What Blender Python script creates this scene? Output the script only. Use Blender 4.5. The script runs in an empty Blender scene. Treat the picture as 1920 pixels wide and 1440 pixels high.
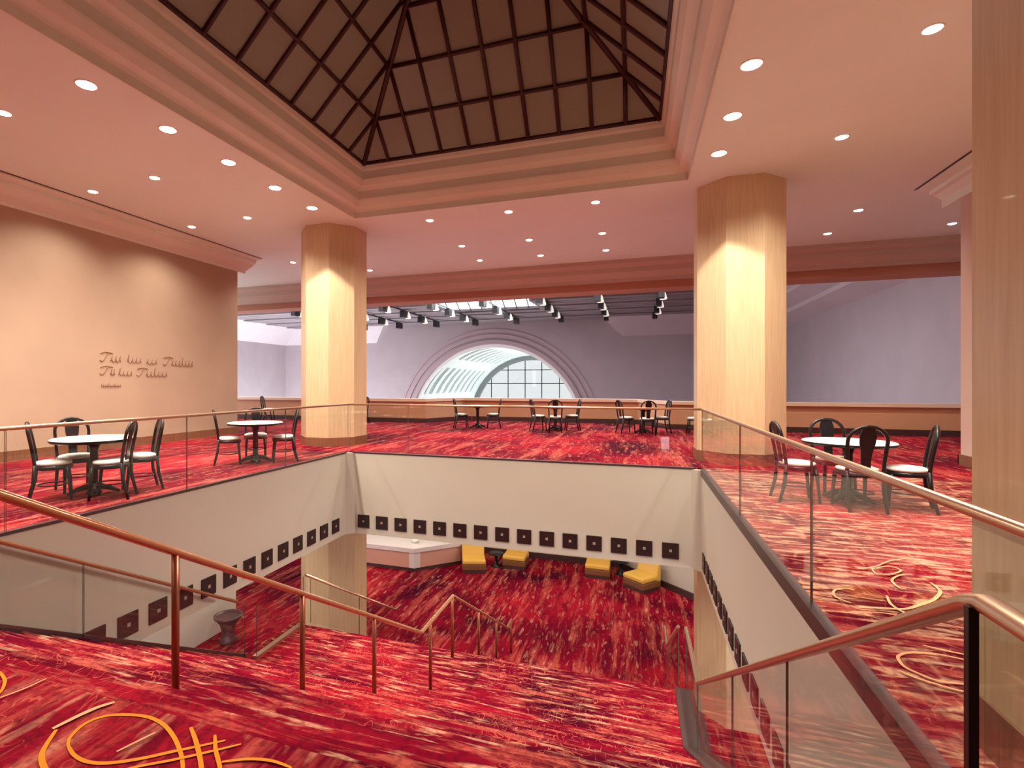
import bpy, bmesh, math, random
from mathutils import Vector, Matrix
C = bpy.context.scene.collection
sc = bpy.context.scene
random.seed(4)
PI = math.pi

# ---------------------------------------------------------------- camera, world, exposure
cam_d = bpy.data.cameras.new('camera')
cam = bpy.data.objects.new('camera', cam_d)
C.objects.link(cam)
F_PX, YAW = 991.22, math.radians(19.2113)
cam_d.sensor_fit = 'HORIZONTAL'
cam_d.sensor_width = 36.0
cam_d.lens = 36.0 * F_PX / 1920.0
cam_d.shift_x = (960 - 844.6) / 1920.0
cam_d.clip_start = 0.05
cam_d.clip_end = 300
cam.location = (0, 0, 1.5)
cam.rotation_euler = (PI / 2, 0, YAW)
sc.camera = cam

world = bpy.data.worlds.new('world')
sc.world = world
world.use_nodes = True
wbg = world.node_tree.nodes['Background']
wbg.inputs[0].default_value = (0.93, 0.95, 1.0, 1)
wbg.inputs[1].default_value = 4.1

sc.view_settings.view_transform = 'Standard'
sc.view_settings.look = 'None'
sc.view_settings.gamma = 1
sc.view_settings.use_curve_mapping = False
sc.view_settings.exposure = 0.22

W_MAIN = 125.0       # watts of a big downlight
W_SMALL = 75.0      # watts of a small downlight
W_LOWER = 32.0      # watts of an unseen fill light added to the lower hall
WARM = (1.0, 0.88, 0.75)

def area(name, loc, size, power, color, rot=(0, 0, 0), size_y=None):
    l = bpy.data.lights.new(name, 'AREA')
    l.energy = power; l.color = color; l.size = size
    if size_y:
        l.shape = 'RECTANGLE'; l.size_y = size_y
    else:
        l.shape = 'DISK'
    o = bpy.data.objects.new(name, l)
    o.location = loc; o.rotation_euler = rot
    C.objects.link(o)
    return o

# unseen fill lights added to brighten the lower hall, flush under its ceiling
for lx in (-9.0, -6.8, -3.9, -1.2, 1.4):
    for ly in (12.0, 14.4, 16.8):
        area('lower_fill_light', (lx, ly, -1.80), 0.3, W_LOWER, WARM)
for ly in (4.5, 7.0, 9.5):
    area('lower_fill_light', (-8.2, ly, -1.80), 0.3, W_LOWER, WARM)
    area('lower_fill_light', (2.9, ly, -1.80), 0.3, W_LOWER, WARM)

# ---------------------------------------------------------------- materials
def s2l(c):
    return tuple(((v / 255) / 12.92 if v / 255 <= 0.04045 else (((v / 255) + 0.055) / 1.055) ** 2.4) for v in c) + (1,)

def mat(name, col, rough=0.6, metal=0.0, spec=0.5, emit=None, estr=0.0, coat=0.0):
    m = bpy.data.materials.new(name)
    m.use_nodes = True
    b = m.node_tree.nodes['Principled BSDF']
    b.inputs['Base Color'].default_value = col if len(col) == 4 else tuple(col) + (1,)
    b.inputs['Roughness'].default_value = rough
    b.inputs['Metallic'].default_value = metal
    b.inputs['Specular IOR Level'].default_value = spec
    b.inputs['Coat Weight'].default_value = coat
    if emit:
        b.inputs['Emission Color'].default_value = tuple(emit) + (1,)
        b.inputs['Emission Strength'].default_value = estr
    return m

class NT:
    """small helper for node trees"""
    def __init__(self, m):
        self.t = m.node_tree
        self.b = self.t.nodes['Principled BSDF']
    def n(self, typ, **kw):
        x = self.t.nodes.new(typ)
        for k, v in kw.items():
            setattr(x, k, v)
        return x
    def l(self, a, b):
        self.t.links.new(a, b)
    def pos(self, scale=(1, 1, 1), rot=(0, 0, 0)):
        g = self.n('ShaderNodeNewGeometry')
        mp = self.n('ShaderNodeMapping')
        mp.inputs['Scale'].default_value = scale
        mp.inputs['Rotation'].default_value = rot
        self.l(g.outputs['Position'], mp.inputs['Vector'])
        return mp.outputs[0]
    def noise(self, vec, scale, detail=3, dist=0.0, rough=0.5):
        x = self.n('ShaderNodeTexNoise')
        x.inputs['Scale'].default_value = scale
        x.inputs['Detail'].default_value = detail
        x.inputs['Distortion'].default_value = dist
        x.inputs['Roughness'].default_value = rough
        self.l(vec, x.inputs['Vector'])
        return x.outputs['Fac']
    def ramp(self, fac, stops, interp='LINEAR'):
        r = self.n('ShaderNodeValToRGB')
        r.color_ramp.interpolation = interp
        e = r.color_ramp.elements
        while len(e) < len(stops):
            e.new(0.5)
        for i, (p, c) in enumerate(stops):
            e[i].position = p
            e[i].color = c if len(c) == 4 else tuple(c) + (1,)
        self.l(fac, r.inputs[0])
        return r.outputs[0]
    def mix(self, fac, a, b, typ='MIX'):
        x = self.n('ShaderNodeMix', data_type='RGBA', blend_type=typ)
        if isinstance(fac, (int, float)):
            x.inputs[0].default_value = fac
        else:
            self.l(fac, x.inputs[0])
        for s, v in ((6, a), (7, b)):
            if isinstance(v, tuple):
                x.inputs[s].default_value = v if len(v) == 4 else v + (1,)
            else:
                self.l(v, x.inputs[s])
        return x.outputs[2]
    def math(self, op, a, b=None):
        x = self.n('ShaderNodeMath', operation=op)
        for i, v in enumerate((a, b)):
            if v is None: continue
            if isinstance(v, (int, float)): x.inputs[i].default_value = v
            else: self.l(v, x.inputs[i])
        return x.outputs[0]
    def bump(self, h, strength=0.2, dist=0.01):
        x = self.n('ShaderNodeBump')
        x.inputs['Strength'].default_value = strength
        x.inputs['Distance'].default_value = dist
        self.l(h, x.inputs['Height'])
        self.l(x.outputs[0], self.b.inputs['Normal'])

def carpet(name, mode):
    """woven red carpet: long streaks, small tufts and faint script loops"""
    m = mat(name, (0.4, 0.02, 0.03), 1.0, spec=0.04)
    t = NT(m)
    K, W = (0, 0, 0), (1, 1, 1)
    deep, red, hot, salmon, cream = s2l((60, 3, 24)), s2l((118, 8, 32)), s2l((160, 26, 42)), s2l((202, 100, 84)), s2l((246, 196, 158))
    big = t.noise(t.pos((0.55, 0.42, 1)), 1.0, 2, 0.6)
    base = t.ramp(big, [(0.32, deep), (0.5, red), (0.68, hot)])
    ys = t.noise(t.pos((1.7, 0.16, 1.7)), 2.4, 6, 0.25, 0.68)          # streaks along the hall
    xs = t.noise(t.pos((0.75, 5.5, 5.5), (0, 0, math.radians(9))), 2.0, 4, 0.5, 0.62)   # streaks across
    tuft = t.noise(t.pos((1, 1, 1)), 26.0, 2, 0.3)
    ysm = t.ramp(ys, [(0.50, K), (0.62, W)])
    xsm = t.ramp(xs, [(0.50, K), (0.62, W)])
    if mode == 'stairs':
        streak = xsm
    elif mode == 'lower':
        streak = ysm
    else:
        g = t.n('ShaderNodeNewGeometry'); sx = t.n('ShaderNodeSeparateXYZ'); t.l(g.outputs['Position'], sx.inputs[0])
        sel = t.math('MULTIPLY', t.math('GREATER_THAN', sx.outputs[0], 0.9), t.math('LESS_THAN', sx.outputs[1], 10.4))   # the side strip is laid crosswise
        streak = t.mix(sel, ysm, xsm)
    c1 = t.mix(t.math('MULTIPLY', streak, 0.48 if mode != 'stairs' else 0.58), base, salmon)
    hi = t.ramp(t.noise(t.pos((1.0, 6.5, 6.5) if mode == 'stairs' else (5, 0.9, 1)), 2.6, 3, 0.4), [(0.58, K), (0.68, W)])
    c2 = t.mix(t.math('MULTIPLY', hi, 0.45 if mode == 'stairs' else 0.22), c1, cream)
    if mode == 'upper':
        hx = t.ramp(t.noise(t.pos((1.3, 5.0, 1), (0, 0, math.radians(9))), 2.4, 3, 0.9), [(0.50, K), (0.64, W)])  # extra cream mottles paint added light onto the side strip
        c2 = t.mix(t.math('MULTIPLY', t.math('MULTIPLY', hx, sel), 0.55), c2, cream)
    c3 = t.mix(t.math('MULTIPLY', t.ramp(tuft, [(0.47, K), (0.62, W)]), 0.38), c2, deep)
    # dark streaks
    dk = t.ramp(t.noise(t.pos((4.2, 0.9, 1) if mode != 'stairs' else (0.9, 4.2, 4.2)), 1.7, 3, 0.5), [(0.55, K), (0.68, W)])
    c4 = t.mix(t.math('MULTIPLY', dk, 0.55), c3, deep)
    if mode == 'lower':      # tufted dotted grid
        v = t.n('ShaderNodeTexVoronoi')
        v.inputs['Scale'].default_value = 5.2
        v.inputs['Randomness'].default_value = 0.35
        t.l(t.pos((1, 0.62, 1)), v.inputs['Vector'])
        d = t.ramp(v.outputs['Distance'], [(0.12, W), (0.34, K)])
        c4 = t.mix(t.math('MULTIPLY', d, 0.2), c4, salmon)
    else:                    # thin handwriting-like loops
        lp = t.noise(t.pos((2.4, 1.5, 2.4), (0, 0, 0.5)), 1.9, 1.5, 2.2)
        band = t.ramp(lp, [(0.485, K), (0.497, W), (0.503, W), (0.515, K)])
        msk = t.ramp(t.noise(t.pos(), 0.7, 1), [(0.44, K), (0.56, W)])
        c4 = t.mix(t.math('MULTIPLY', t.math('MULTIPLY', band, msk), 0.65), c4, salmon)
    t.l(c4, t.b.inputs['Base Color'])
    t.bump(t.noise(t.pos(), 90, 2), 0.5, 0.006)
    return m

def plaster(name, col, var=0.04, rough=0.8):
    m = mat(name, col, rough, spec=0.25)
    t = NT(m)
    a = tuple(max(0, v * (1 - var)) for v in col[:3]); b = tuple(min(1, v * (1 + var)) for v in col[:3])
    t.l(t.ramp(t.noise(t.pos(), 0.8, 3), [(0.3, a), (0.7, b)]), t.b.inputs['Base Color'])
    t.bump(t.noise(t.pos(), 160, 2), 0.08, 0.002)
    return m

def wood(name, c1, c2, rough=0.38, sc_=(9, 9, 0.5), coat=0.15):
    m = mat(name, c1, rough, coat=coat)
    t = NT(m)
    g = t.noise(t.pos(sc_), 3.0, 4, 0.4)
    t.l(t.ramp(g, [(0.3, c1), (0.7, c2)]), t.b.inputs['Base Color'])
    return m

def glass(name, tint=(0.96, 0.98, 0.97), r0=0.03):
    m = bpy.data.materials.new(name)
    m.use_nodes = True
    t = m.node_tree
    t.nodes.remove(t.nodes['Principled BSDF'])
    tr = t.nodes.new('ShaderNodeBsdfTransparent'); tr.inputs[0].default_value = tuple(tint) + (1,)
    gl = t.nodes.new('ShaderNodeBsdfGlossy'); gl.inputs['Roughness'].default_value = 0.02
    gl.inputs[0].default_value = (0.95, 0.95, 0.95, 1)
    lw = t.nodes.new('ShaderNodeLayerWeight'); lw.inputs[0].default_value = 0.5
    pw = t.nodes.new('ShaderNodeMath'); pw.operation = 'POWER'; pw.inputs[1].default_value = 4.0
    ml = t.nodes.new('ShaderNodeMath'); ml.operation = 'MULTIPLY_ADD'; ml.inputs[1].default_value = 0.45; ml.inputs[2].default_value = r0
    mx = t.nodes.new('ShaderNodeMixShader')
    t.links.new(lw.outputs['Facing'], pw.inputs[0]); t.links.new(pw.outputs[0], ml.inputs[0])
    t.links.new(ml.outputs[0], mx.inputs[0]); t.links.new(tr.outputs[0], mx.inputs[1]); t.links.new(gl.outputs[0], mx.inputs[2])
    t.links.new(mx.outputs[0], t.nodes['Material Output'].inputs[0])
    return m

M = dict(
    carpet=carpet('carpet_upper', 'upper'), carpet_st=carpet('carpet_stairs', 'stairs'), carpet_lo=carpet('carpet_lower', 'lower'),
    gold=mat('gold_yarn', s2l((222, 134, 40)), 0.9, spec=0.1),
    peach=mat('peach_yarn', s2l((238, 168, 126)), 0.9, spec=0.1),
    ceil=plaster('ceiling_paint', (0.75, 0.85, 0.78), 0.02),
    archm=plaster('arch_moulding_paint', (0.48, 0.36, 0.39), 0.02, 0.6),
    mould=plaster('moulding_paint', (0.74, 0.78, 0.67), 0.02, 0.6),
    fascia=plaster('cream_paint', (0.49, 0.45, 0.38), 0.02, 0.7),
    wallL=plaster('peach_wall_paint', (0.43, 0.31, 0.22), 0.05),
    wallR=plaster('right_wall_paint', (0.58, 0.42, 0.34), 0.03),
    beam=plaster('carpet_lit_band', (0.44, 0.21, 0.14), 0.03),  # red light thrown up by the carpet, put into the band's colour
    beamtop=plaster('beam_paint', (0.54, 0.42, 0.35), 0.03),
    hall=plaster('lavender_paint', (0.45, 0.385, 0.405), 0.04),
    halllt=plaster('pale_lavender_paint', (0.58, 0.52, 0.55), 0.03),
    column=wood('maple_veneer', (0.55, 0.40, 0.23, 1), (0.65, 0.49, 0.30, 1)),
    base=wood('walnut_base', (0.16, 0.07, 0.035, 1), (0.22, 0.10, 0.05, 1)),
    parapet=plaster('tan_parapet_paint', (0.60, 0.33, 0.19), 0.05, 0.5),
    ledge=mat('pale_ledge', (0.78, 0.58, 0.42, 1), 0.4),
    dark=mat('dark_band', (0.05, 0.02, 0.02, 1), 0.5),
    shoe=mat('dark_bronze', (0.07, 0.035, 0.035, 1), 0.4, 0.3),
    brass=mat('brushed_copper_brass', (0.66, 0.46, 0.31, 1), 0.28, 0.9),
    brassd=mat('polished_wood_rail', (0.46, 0.19, 0.09, 1), 0.25, 0.4, coat=0.4),
    post=mat('dark_copper', (0.30, 0.09, 0.05, 1), 0.3, 0.6),
    blackmetal=mat('black_metal', (0.015, 0.01, 0.01, 1), 0.35, 0.2),
    black=mat('black_lacquer', (0.009, 0.007, 0.009, 1), 0.35, spec=0.3, coat=0.1),
    white=mat('white_laminate', (0.86, 0.83, 0.76, 1), 0.35),
    cushion=mat('white_cushion', (0.82, 0.76, 0.70, 1), 0.8),
    glass=glass('clear_glass'),
    glassedge=mat('glass_edge', (0.10, 0.09, 0.08, 1), 0.3),
    stairglass=glass('stair_glass', (0.90, 0.91, 0.89), 0.08),
    bronzeglass=mat('bronze_glazing', (0.26, 0.30, 0.235, 1), 0.3, 0.0, 0.3),
    bar=mat('oxblood_bar', (0.035, 0.006, 0.006, 1), 0.5),
    lens=mat('lamp_lens', (1, 0.95, 0.85, 1), 0.5, emit=(1, 0.93, 0.82), estr=9.0),
    headlit=mat('lit_lamp_head', (0.9, 0.88, 0.8, 1), 0.5, emit=(1, 0.95, 0.85), estr=0.6),
    trimw=mat('white_trim', (0.85, 0.80, 0.74, 1), 0.5),
    plaque=mat('dark_plaque', (0.018, 0.006, 0.006, 1), 0.45),
    motif=mat('plaque_motif', (0.34, 0.25, 0.22, 1), 0.5),
    script=mat('bronze_script', (0.27, 0.13, 0.07, 1), 0.6, 0.0),
    mustard=mat('mustard_leather', (0.62, 0.36, 0.06, 1), 0.5),
    mustardd=mat('brown_leather', (0.16, 0.06, 0.02, 1), 0.5),
    stone=mat('pale_stone', (0.62, 0.55, 0.54, 1), 0.3, coat=0.2),
    rose=plaster('rose_panel', (0.52, 0.27, 0.20), 0.05, 0.45),
    urn=mat('dark_urn', (0.06, 0.035, 0.04, 1), 0.4),
    slat=mat('grey_slats', (0.27, 0.23, 0.25, 1), 0.7),
    slatd=mat('dark_gap', (0.10, 0.08, 0.09, 1), 0.8),
    vault=mat('white_vault', (0.86, 0.90, 0.88, 1), 0.6),
    vaultg=mat('vault_pane', (0.34, 0.42, 0.39, 1), 0.25),
    gridbar=mat('pale_grid_bar', (0.50, 0.52, 0.52, 1), 0.5),
    greyrib=mat('grey_rib', (0.20, 0.21, 0.21, 1), 0.5),
)

# ---------------------------------------------------------------- mesh helpers
class MB:
    def __init__(self):
        self.v = []; self.f = []; self.mi = []; self.sm = []; self.cur = 0
    def quad(self, pts, smooth=False):
        n = len(self.v)
        self.v += [tuple(p) for p in pts]
        self.f.append(tuple(range(n, n + len(pts)))); self.mi.append(self.cur); self.sm.append(smooth)
    def box(self, x0, y0, z0, x1, y1, z1):
        n = len(self.v)
        self.v += [(x0, y0, z0), (x1, y0, z0), (x1, y1, z0), (x0, y1, z0), (x0, y0, z1), (x1, y0, z1), (x1, y1, z1), (x0, y1, z1)]
        for f in ((0, 3, 2, 1), (4, 5, 6, 7), (0, 1, 5, 4), (1, 2, 6, 5), (2, 3, 7, 6), (3, 0, 4, 7)):
            self.f.append(tuple(n + i for i in f)); self.mi.append(self.cur); self.sm.append(False)
        return self
    def prism(self, poly, axis, a, b):
        """poly extruded along axis: 'z' (x,y), 'y' (x,z), 'x' (y,z)"""
        def P(p, t):
            return {'z': (p[0], p[1], t), 'y': (p[0], t, p[1]), 'x': (t, p[0], p[1])}[axis]
        n = len(self.v); k = len(poly)
        self.v += [P(p, a) for p in poly] + [P(p, b) for p in poly]
        self.f.append(tuple(range(n + k - 1, n - 1, -1))); self.f.append(tuple(range(n + k, n + 2 * k)))
        self.mi += [self.cur] * 2; self.sm += [False] * 2
        for i in range(k):
            j = (i + 1) % k
            self.f.append((n + i, n + j, n + k + j, n + k + i)); self.mi.append(self.cur); self.sm.append(False)
        return self
    def tube(self, pts, r, seg=10, cap=True, flat=1.0):
        pts = [Vector(p) for p in pts]
        rs = r if isinstance(r, (list, tuple)) else [r] * len(pts)
        n0 = len(self.v); up = Vector((0, 0, 1)); prev = None
        for i, p in enumerate(pts):
            a = (pts[i] - pts[i - 1]).normalized() if i else None
            b = (pts[i + 1] - pts[i]).normalized() if i < len(pts) - 1 else None
            d = (a or b) if (a is None or b is None) else (a + b).normalized()
            if prev is None:
                u = d.cross(up)
                if u.length < 1e-3: u = d.cross(Vector((0, 1, 0)))
                u.normalize()
            else:
                u = (prev - d * prev.dot(d)).normalized()
            w = u.cross(d).normalized(); prev = u
            s = 1.0
            if a is not None and b is not None:
                s = 1.0 / max(0.5, math.cos(a.angle(b) / 2))
            for k in range(seg):
                an = 2 * PI * k / seg
                q = p + u * math.cos(an) * rs[i] + w * math.sin(an) * rs[i] * s * flat
                self.v.append(tuple(q))
        for i in range(len(pts) - 1):
            for k in range(seg):
                j = (k + 1) % seg
                self.f.append((n0 + i * seg + k, n0 + i * seg + j, n0 + (i + 1) * seg + j, n0 + (i + 1) * seg + k))
                self.mi.append(self.cur); self.sm.append(True)
        if cap:
            self.f.append(tuple(n0 + k for k in range(seg))[::-1]); self.f.append(tuple(n0 + (len(pts) - 1) * seg + k for k in range(seg)))
            self.mi += [self.cur] * 2; self.sm += [False] * 2
        return self
    def lathe(self, prof, c=(0, 0, 0), seg=32, smooth=True, sx=1, sy=1, rot=0):
        n0 = len(self.v)
        for r, z in prof:
            for k in range(seg):
                an = 2 * PI * k / seg + rot
                self.v.append((c[0] + r * math.cos(an) * sx, c[1] + r * math.sin(an) * sy, c[2] + z))
        for i in range(len(prof) - 1):
            for k in range(seg):
                j = (k + 1) % seg
                self.f.append((n0 + i * seg + k, n0 + i * seg + j, n0 + (i + 1) * seg + j, n0 + (i + 1) * seg + k))
                self.mi.append(self.cur); self.sm.append(smooth)
        if prof[0][0] > 1e-4:
            self.f.append(tuple(n0 + k for k in range(seg))[::-1]); self.mi.append(self.cur); self.sm.append(False)
        if prof[-1][0] > 1e-4:
            self.f.append(tuple(n0 + (len(prof) - 1) * seg + k for k in range(seg))); self.mi.append(self.cur); self.sm.append(False)
        return self
    def ribbon(self, pts, w, z):
        """flat woven line lying on a floor"""
        P = smooth_path([Vector((p[0], p[1], 0)) for p in pts], 8)
        L = []
        for i, p in enumerate(P):
            d = (P[min(i + 1, len(P) - 1)] - P[max(i - 1, 0)]).normalized()
            nn = Vector((-d.y, d.x, 0)) * w / 2 * (0.45 + 0.55 * math.sin(PI * min(1, (i + 1) / len(P) * 1.0)) ** 0.5)
            L.append((p + nn, p - nn))
        for i in range(len(L) - 1):
            self.quad([(L[i][0].x, L[i][0].y, z), (L[i + 1][0].x, L[i + 1][0].y, z), (L[i + 1][1].x, L[i + 1][1].y, z), (L[i][1].x, L[i][1].y, z)])

def smooth_path(P, n):
    out = []
    for i in range(len(P) - 1):
        p0, p1, p2, p3 = P[max(i - 1, 0)], P[i], P[i + 1], P[min(i + 2, len(P) - 1)]
        for k in range(n):
            t = k / n
            out.append(0.5 * ((2 * p1) + (-p0 + p2) * t + (2 * p0 - 5 * p1 + 4 * p2 - p3) * t * t + (-p0 + 3 * p1 - 3 * p2 + p3) * t ** 3))
    out.append(P[-1].copy())
    return out

def obj(name, mb, mats, parent=None, bevel=0, local=False):
    me = bpy.data.meshes.new(name)
    off = Vector(parent_loc(parent)) if (parent and not local) else Vector((0, 0, 0))
    me.from_pydata([tuple(Vector(v) - off) for v in mb.v], [], mb.f)
    if not isinstance(mats, (list, tuple)): mats = [mats]
    for m in mats: me.materials.append(M[m] if isinstance(m, str) else m)
    me.polygons.foreach_set('material_index', mb.mi)
    me.polygons.foreach_set('use_smooth', mb.sm)
    bm = bmesh.new(); bm.from_mesh(me)
    bmesh.ops.recalc_face_normals(bm, faces=bm.faces)
    bm.to_mesh(me); bm.free()
    o = bpy.data.objects.new(name, me)
    C.objects.link(o)
    if parent: o.parent = parent
    if bevel:
        b = o.modifiers.new('bevel', 'BEVEL'); b.width = bevel; b.segments = 2; b.limit_method = 'ANGLE'
    return o

def parent_loc(p):
    l = Vector((0, 0, 0))
    while p is not None:
        l += Vector(p.location); p = p.parent
    return l

def thing(name, label, cat, loc=(0, 0, 0), rz=0, group=None):
    o = bpy.data.objects.new(name, None)
    o.empty_display_size = 0.1
    C.objects.link(o); o.location = loc; o.rotation_euler = (0, 0, rz)
    o['label'] = label; o['category'] = cat
    if group: o['group'] = group
    return o

def tag(o, label, cat, group=None):
    o['label'] = label; o['category'] = cat
    if group: o['group'] = group
    return o

def struct(name, mb, mats, bevel=0):
    o = obj(name, mb, mats, None, bevel)
    o['kind'] = 'structure'
    return o

def dup(root, loc, rz, label, group=None, cat=None):
    r = root.copy(); C.objects.link(r); r.location = loc; r.rotation_euler = (0, 0, rz); r['label'] = label
    if group: r['group'] = group
    for ch in list(root.children):
        c = ch.copy(); C.objects.link(c); c.parent = r
        for g in ch.children:
            d = g.copy(); C.objects.link(d); d.parent = c
    return r

ORD = ['nearest', 'second', 'third', 'fourth', 'fifth', 'sixth', 'seventh', 'eighth', 'ninth', 'tenth', 'eleventh', 'twelfth', 'thirteenth', 'fourteenth', 'fifteenth', 'sixteenth']

# ---------------------------------------------------------------- key dimensions
XL, XR, YB, YT = -5.97, 1.10, 10.30, 1.85      # edges of the floor opening
ZB, ZLOW, ZLAND = -1.78, -4.90, -2.90
ZC = 5.35
SXL, SXR = -5.93, 0.55                          # stair width
GO = 0.1706                                     # riser
TR = 0.30                                       # tread
LY0, LY1 = 6.95, 8.25                           # landing

# ---------------------------------------------------------------- upper floor
mb = MB()
T = -0.25
mb.box(-20, -7, T, 9.5, YT, 0)
mb.box(-20, YT, T, XL - 0.06, YB + 0.06, 0)
mb.box(XR + 0.06, YT, T, 9.5, YB + 0.06, 0)
mb.box(-20, YB + 0.06, T, 9.5, 21.2, 0)
mb.cur = 1
SWIRLS = ([[1,0.034,[[-2.217,1.547],[-2.258,1.584],[-2.287,1.655],[-2.274,1.716],[-2.215,1.763],[-2.089,1.796],[-1.974,1.785],[-1.856,1.737],[-1.739,1.665],[-1.653,1.593],[-1.523,1.458]]],[1,0.034,[[-2.217,1.547],[-2.137,1.515],[-2.048,1.505],[-1.961,1.528],[-1.866,1.586],[-1.77,1.666],[-1.714,1.711],[-1.623,1.786]]],[1,0.04,[[-2.365,1.6],[-2.296,1.508],[-2.248,1.464],[-2.155,1.418],[-1.95,1.347],[-1.661,1.322]]],[1,0.028,[[-1.904,1.484],[-1.839,1.546],[-1.729,1.628],[-1.621,1.719],[-1.544,1.788]]],[1,0.034,[[-1.826,1.802],[-1.725,1.732],[-1.599,1.63],[-1.451,1.483]]],[1,0.03,[[-1.688,1.796],[-1.613,1.721],[-1.531,1.654],[-1.373,1.511]]],[1,0.028,[[-1.542,1.676],[-1.451,1.725],[-1.357,1.746],[-1.261,1.74]]],[1,0.028,[[-3.15,1.818],[-3.1,1.815],[-2.996,1.776],[-2.915,1.715],[-2.887,1.674]]],[2,0.045,[[-2.381,1.595],[-2.364,1.693],[-2.342,1.768],[-2.305,1.825]]],[2,0.02,[[-2.851,1.67],[-2.825,1.755],[-2.815,1.858]]],[2,0.02,[[-1.985,1.58],[-1.962,1.649],[-1.938,1.722]]],[2,0.03,[[1.943,3.676],[1.748,3.681],[1.642,3.706],[1.553,3.738]]],[2,0.03,[[1.906,3.607],[1.715,3.611],[1.583,3.639],[1.49,3.629],[1.423,3.599],[1.358,3.531],[1.343,3.425],[1.377,3.369],[1.442,3.314],[1.579,3.325],[1.72,3.349]]],[2,0.03,[[1.298,3.368],[1.336,3.322],[1.379,3.292],[1.466,3.249],[1.558,3.229]]],[2,0.03,[[2.046,5.087],[1.967,5.059],[1.847,4.899],[1.827,4.74],[1.864,4.713]]],[2,0.045,[[2.096,4.929],[2.079,4.762],[2.003,4.622],[1.917,4.508],[1.793,4.385],[1.683,4.291],[1.534,4.261],[1.416,4.242]]],[2,0.035,[[1.673,4.519],[1.638,4.365],[1.645,4.267],[1.658,4.218],[1.627,4.105]]],[2,0.045,[[2.171,4.681],[2.075,4.599],[1.957,4.464],[1.79,4.275],[1.633,4.127]]],[2,0.03,[[1.498,4.559],[1.449,4.581],[1.375,4.53],[1.327,4.424],[1.342,4.343],[1.387,4.289]]],[2,0.02,[[1.437,4.152],[1.535,4.165],[1.614,4.151]]],[2,0.03,[[1.801,5.126],[1.95,5.243],[2.009,5.167],[1.879,5.028],[1.793,5.029],[1.801,5.126]]],[2,0.025,[[2.189,5.534],[2.019,5.404],[1.858,5.211],[1.7,5.091]]]])
for q_, (k, w, pts) in enumerate(SWIRLS):
    mb.cur = k
    mb.ribbon(pts, w * 0.55, 0.003 + 0.0006 * q_)
struct('floor', mb, ['carpet', 'gold', 'peach'])

# lower floor and lower walls
mb = MB(); mb.box(-20, -7, ZLOW - 0.2, 9.5, 44, ZLOW); struct('floor_lower', mb, 'carpet_lo')
mb = MB()
mb.prism([(-20, 19.4), (-0.6, 19.4), (2.3, 16.5), (2.3, 16.3), (9.5, 16.3), (9.5, 19.8), (-20, 19.8)], 'z', ZLOW, T)
struct('wall_lower_back', mb, 'fascia')
mb = MB(); mb.prism([(-20, 19.36), (-0.62, 19.36), (2.26, 16.48), (2.3, 16.5), (-0.6, 19.4), (-20, 19.4)], 'z', ZLOW, ZLOW + 0.2)
struct('baseboard_lower', mb, 'dark')
mb = MB(); mb.box(-10.5, -2, ZLOW, -10.1, 11.5, ZB); struct('wall_lower_left', mb, 'fascia')
mb = MB()      # ceiling of the lower hall with the opening
for b in ((-20, -7, XL - 0.32, 19.4), (XR + 0.32, -7, 9.5, 16.3), (XL - 0.32, YB + 0.32, XR + 0.32, 19.4), (XL - 0.32, -7, XR + 0.32, YT - 0.4)):
    mb.box(b[0], b[1], ZB + 0.0, b[2], b[3], ZB + 0.12)
struct('ceiling_lower', mb, 'ceil')

# walls around the opening (fascias) with a small chamfer in the far corners
ch = 0.15
mb = MB()
mb.prism([(XL + ch, YB), (XR - ch, YB), (XR - ch + 0.1, YB + 0.3), (XL + ch - 0.1, YB + 0.3)], 'z', ZB, -0.02)
struct('wall_opening_back', mb, 'fascia')
mb = MB()
mb.prism([(XL, YT - 0.4), (XL, YB - ch), (XL + ch, YB), (XL + ch - 0.1, YB + 0.3), (XL - 0.3, YB + 0.3), (XL - 0.3, YT - 0.4)], 'z', ZB, -0.02)
struct('wall_opening_left', mb, 'fascia')
mb = MB()
mb.prism([(XR, YT - 0.4), (XR, YB - ch), (XR - ch, YB), (XR - ch + 0.1, YB + 0.3), (XR + 0.3, YB + 0.3), (XR + 0.3, YT - 0.4)], 'z', ZB, -0.02)
struct('wall_opening_right', mb, 'fascia')

# ---------------------------------------------------------------- staircase
st = thing('staircase', 'broad red carpeted staircase descending into the floor opening', 'staircase', ((SXL + SXR) / 2, YT, 0))
prof = [(YT + 0.001, 0.0)]
n1 = 17
for i in range(n1):
    y = YT + 0.02 + TR * i
    prof.append((y, -GO * i)); prof.append((y - 0.02, -GO * (i + 1) + 0.02)); prof.append((y - 0.02, -GO * (i + 1)))
yl = YT + 0.02 + TR * n1
under = [(yl, ZLAND - 0.25), (yl - 0.4, ZLAND - 0.25), (YT + 0.001, -0.35)]
mb = MB(); mb.prism(prof + [(LY0, ZLAND)] + [(LY0, ZLAND - 0.25)] + under[1:], 'x', SXL, SXR)
obj('upper_flight', mb, 'carpet_st', st)
mb = MB(); mb.box(SXL, LY0, ZLAND - 0.25, SXR, LY1, ZLAND)
obj('landing', mb, 'carpet_st', st)
n2 = 12
prof = [(LY1, ZLAND)]
g2 = (ZLAND - ZLOW) / n2
for i in range(n2):
    y = LY1 + TR * i
    if i: prof.append((y, ZLAND - g2 * i))
    prof.append((y, ZLAND - g2 * (i + 1)))
prof.append((LY1, ZLOW))
mb = MB(); mb.prism(prof, 'x', -5.65, SXR)
obj('lower_flight', mb, 'carpet_st', st)
SL = GO / TR
def nose(y):
    """height of the nosing line"""
    if y <= YT: return 0.0
    if y <= LY0: return -SL * (y - YT)
    if y <= LY1: return ZLAND
    return max(ZLOW, ZLAND - (g2 / TR) * (y - LY1))

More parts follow.
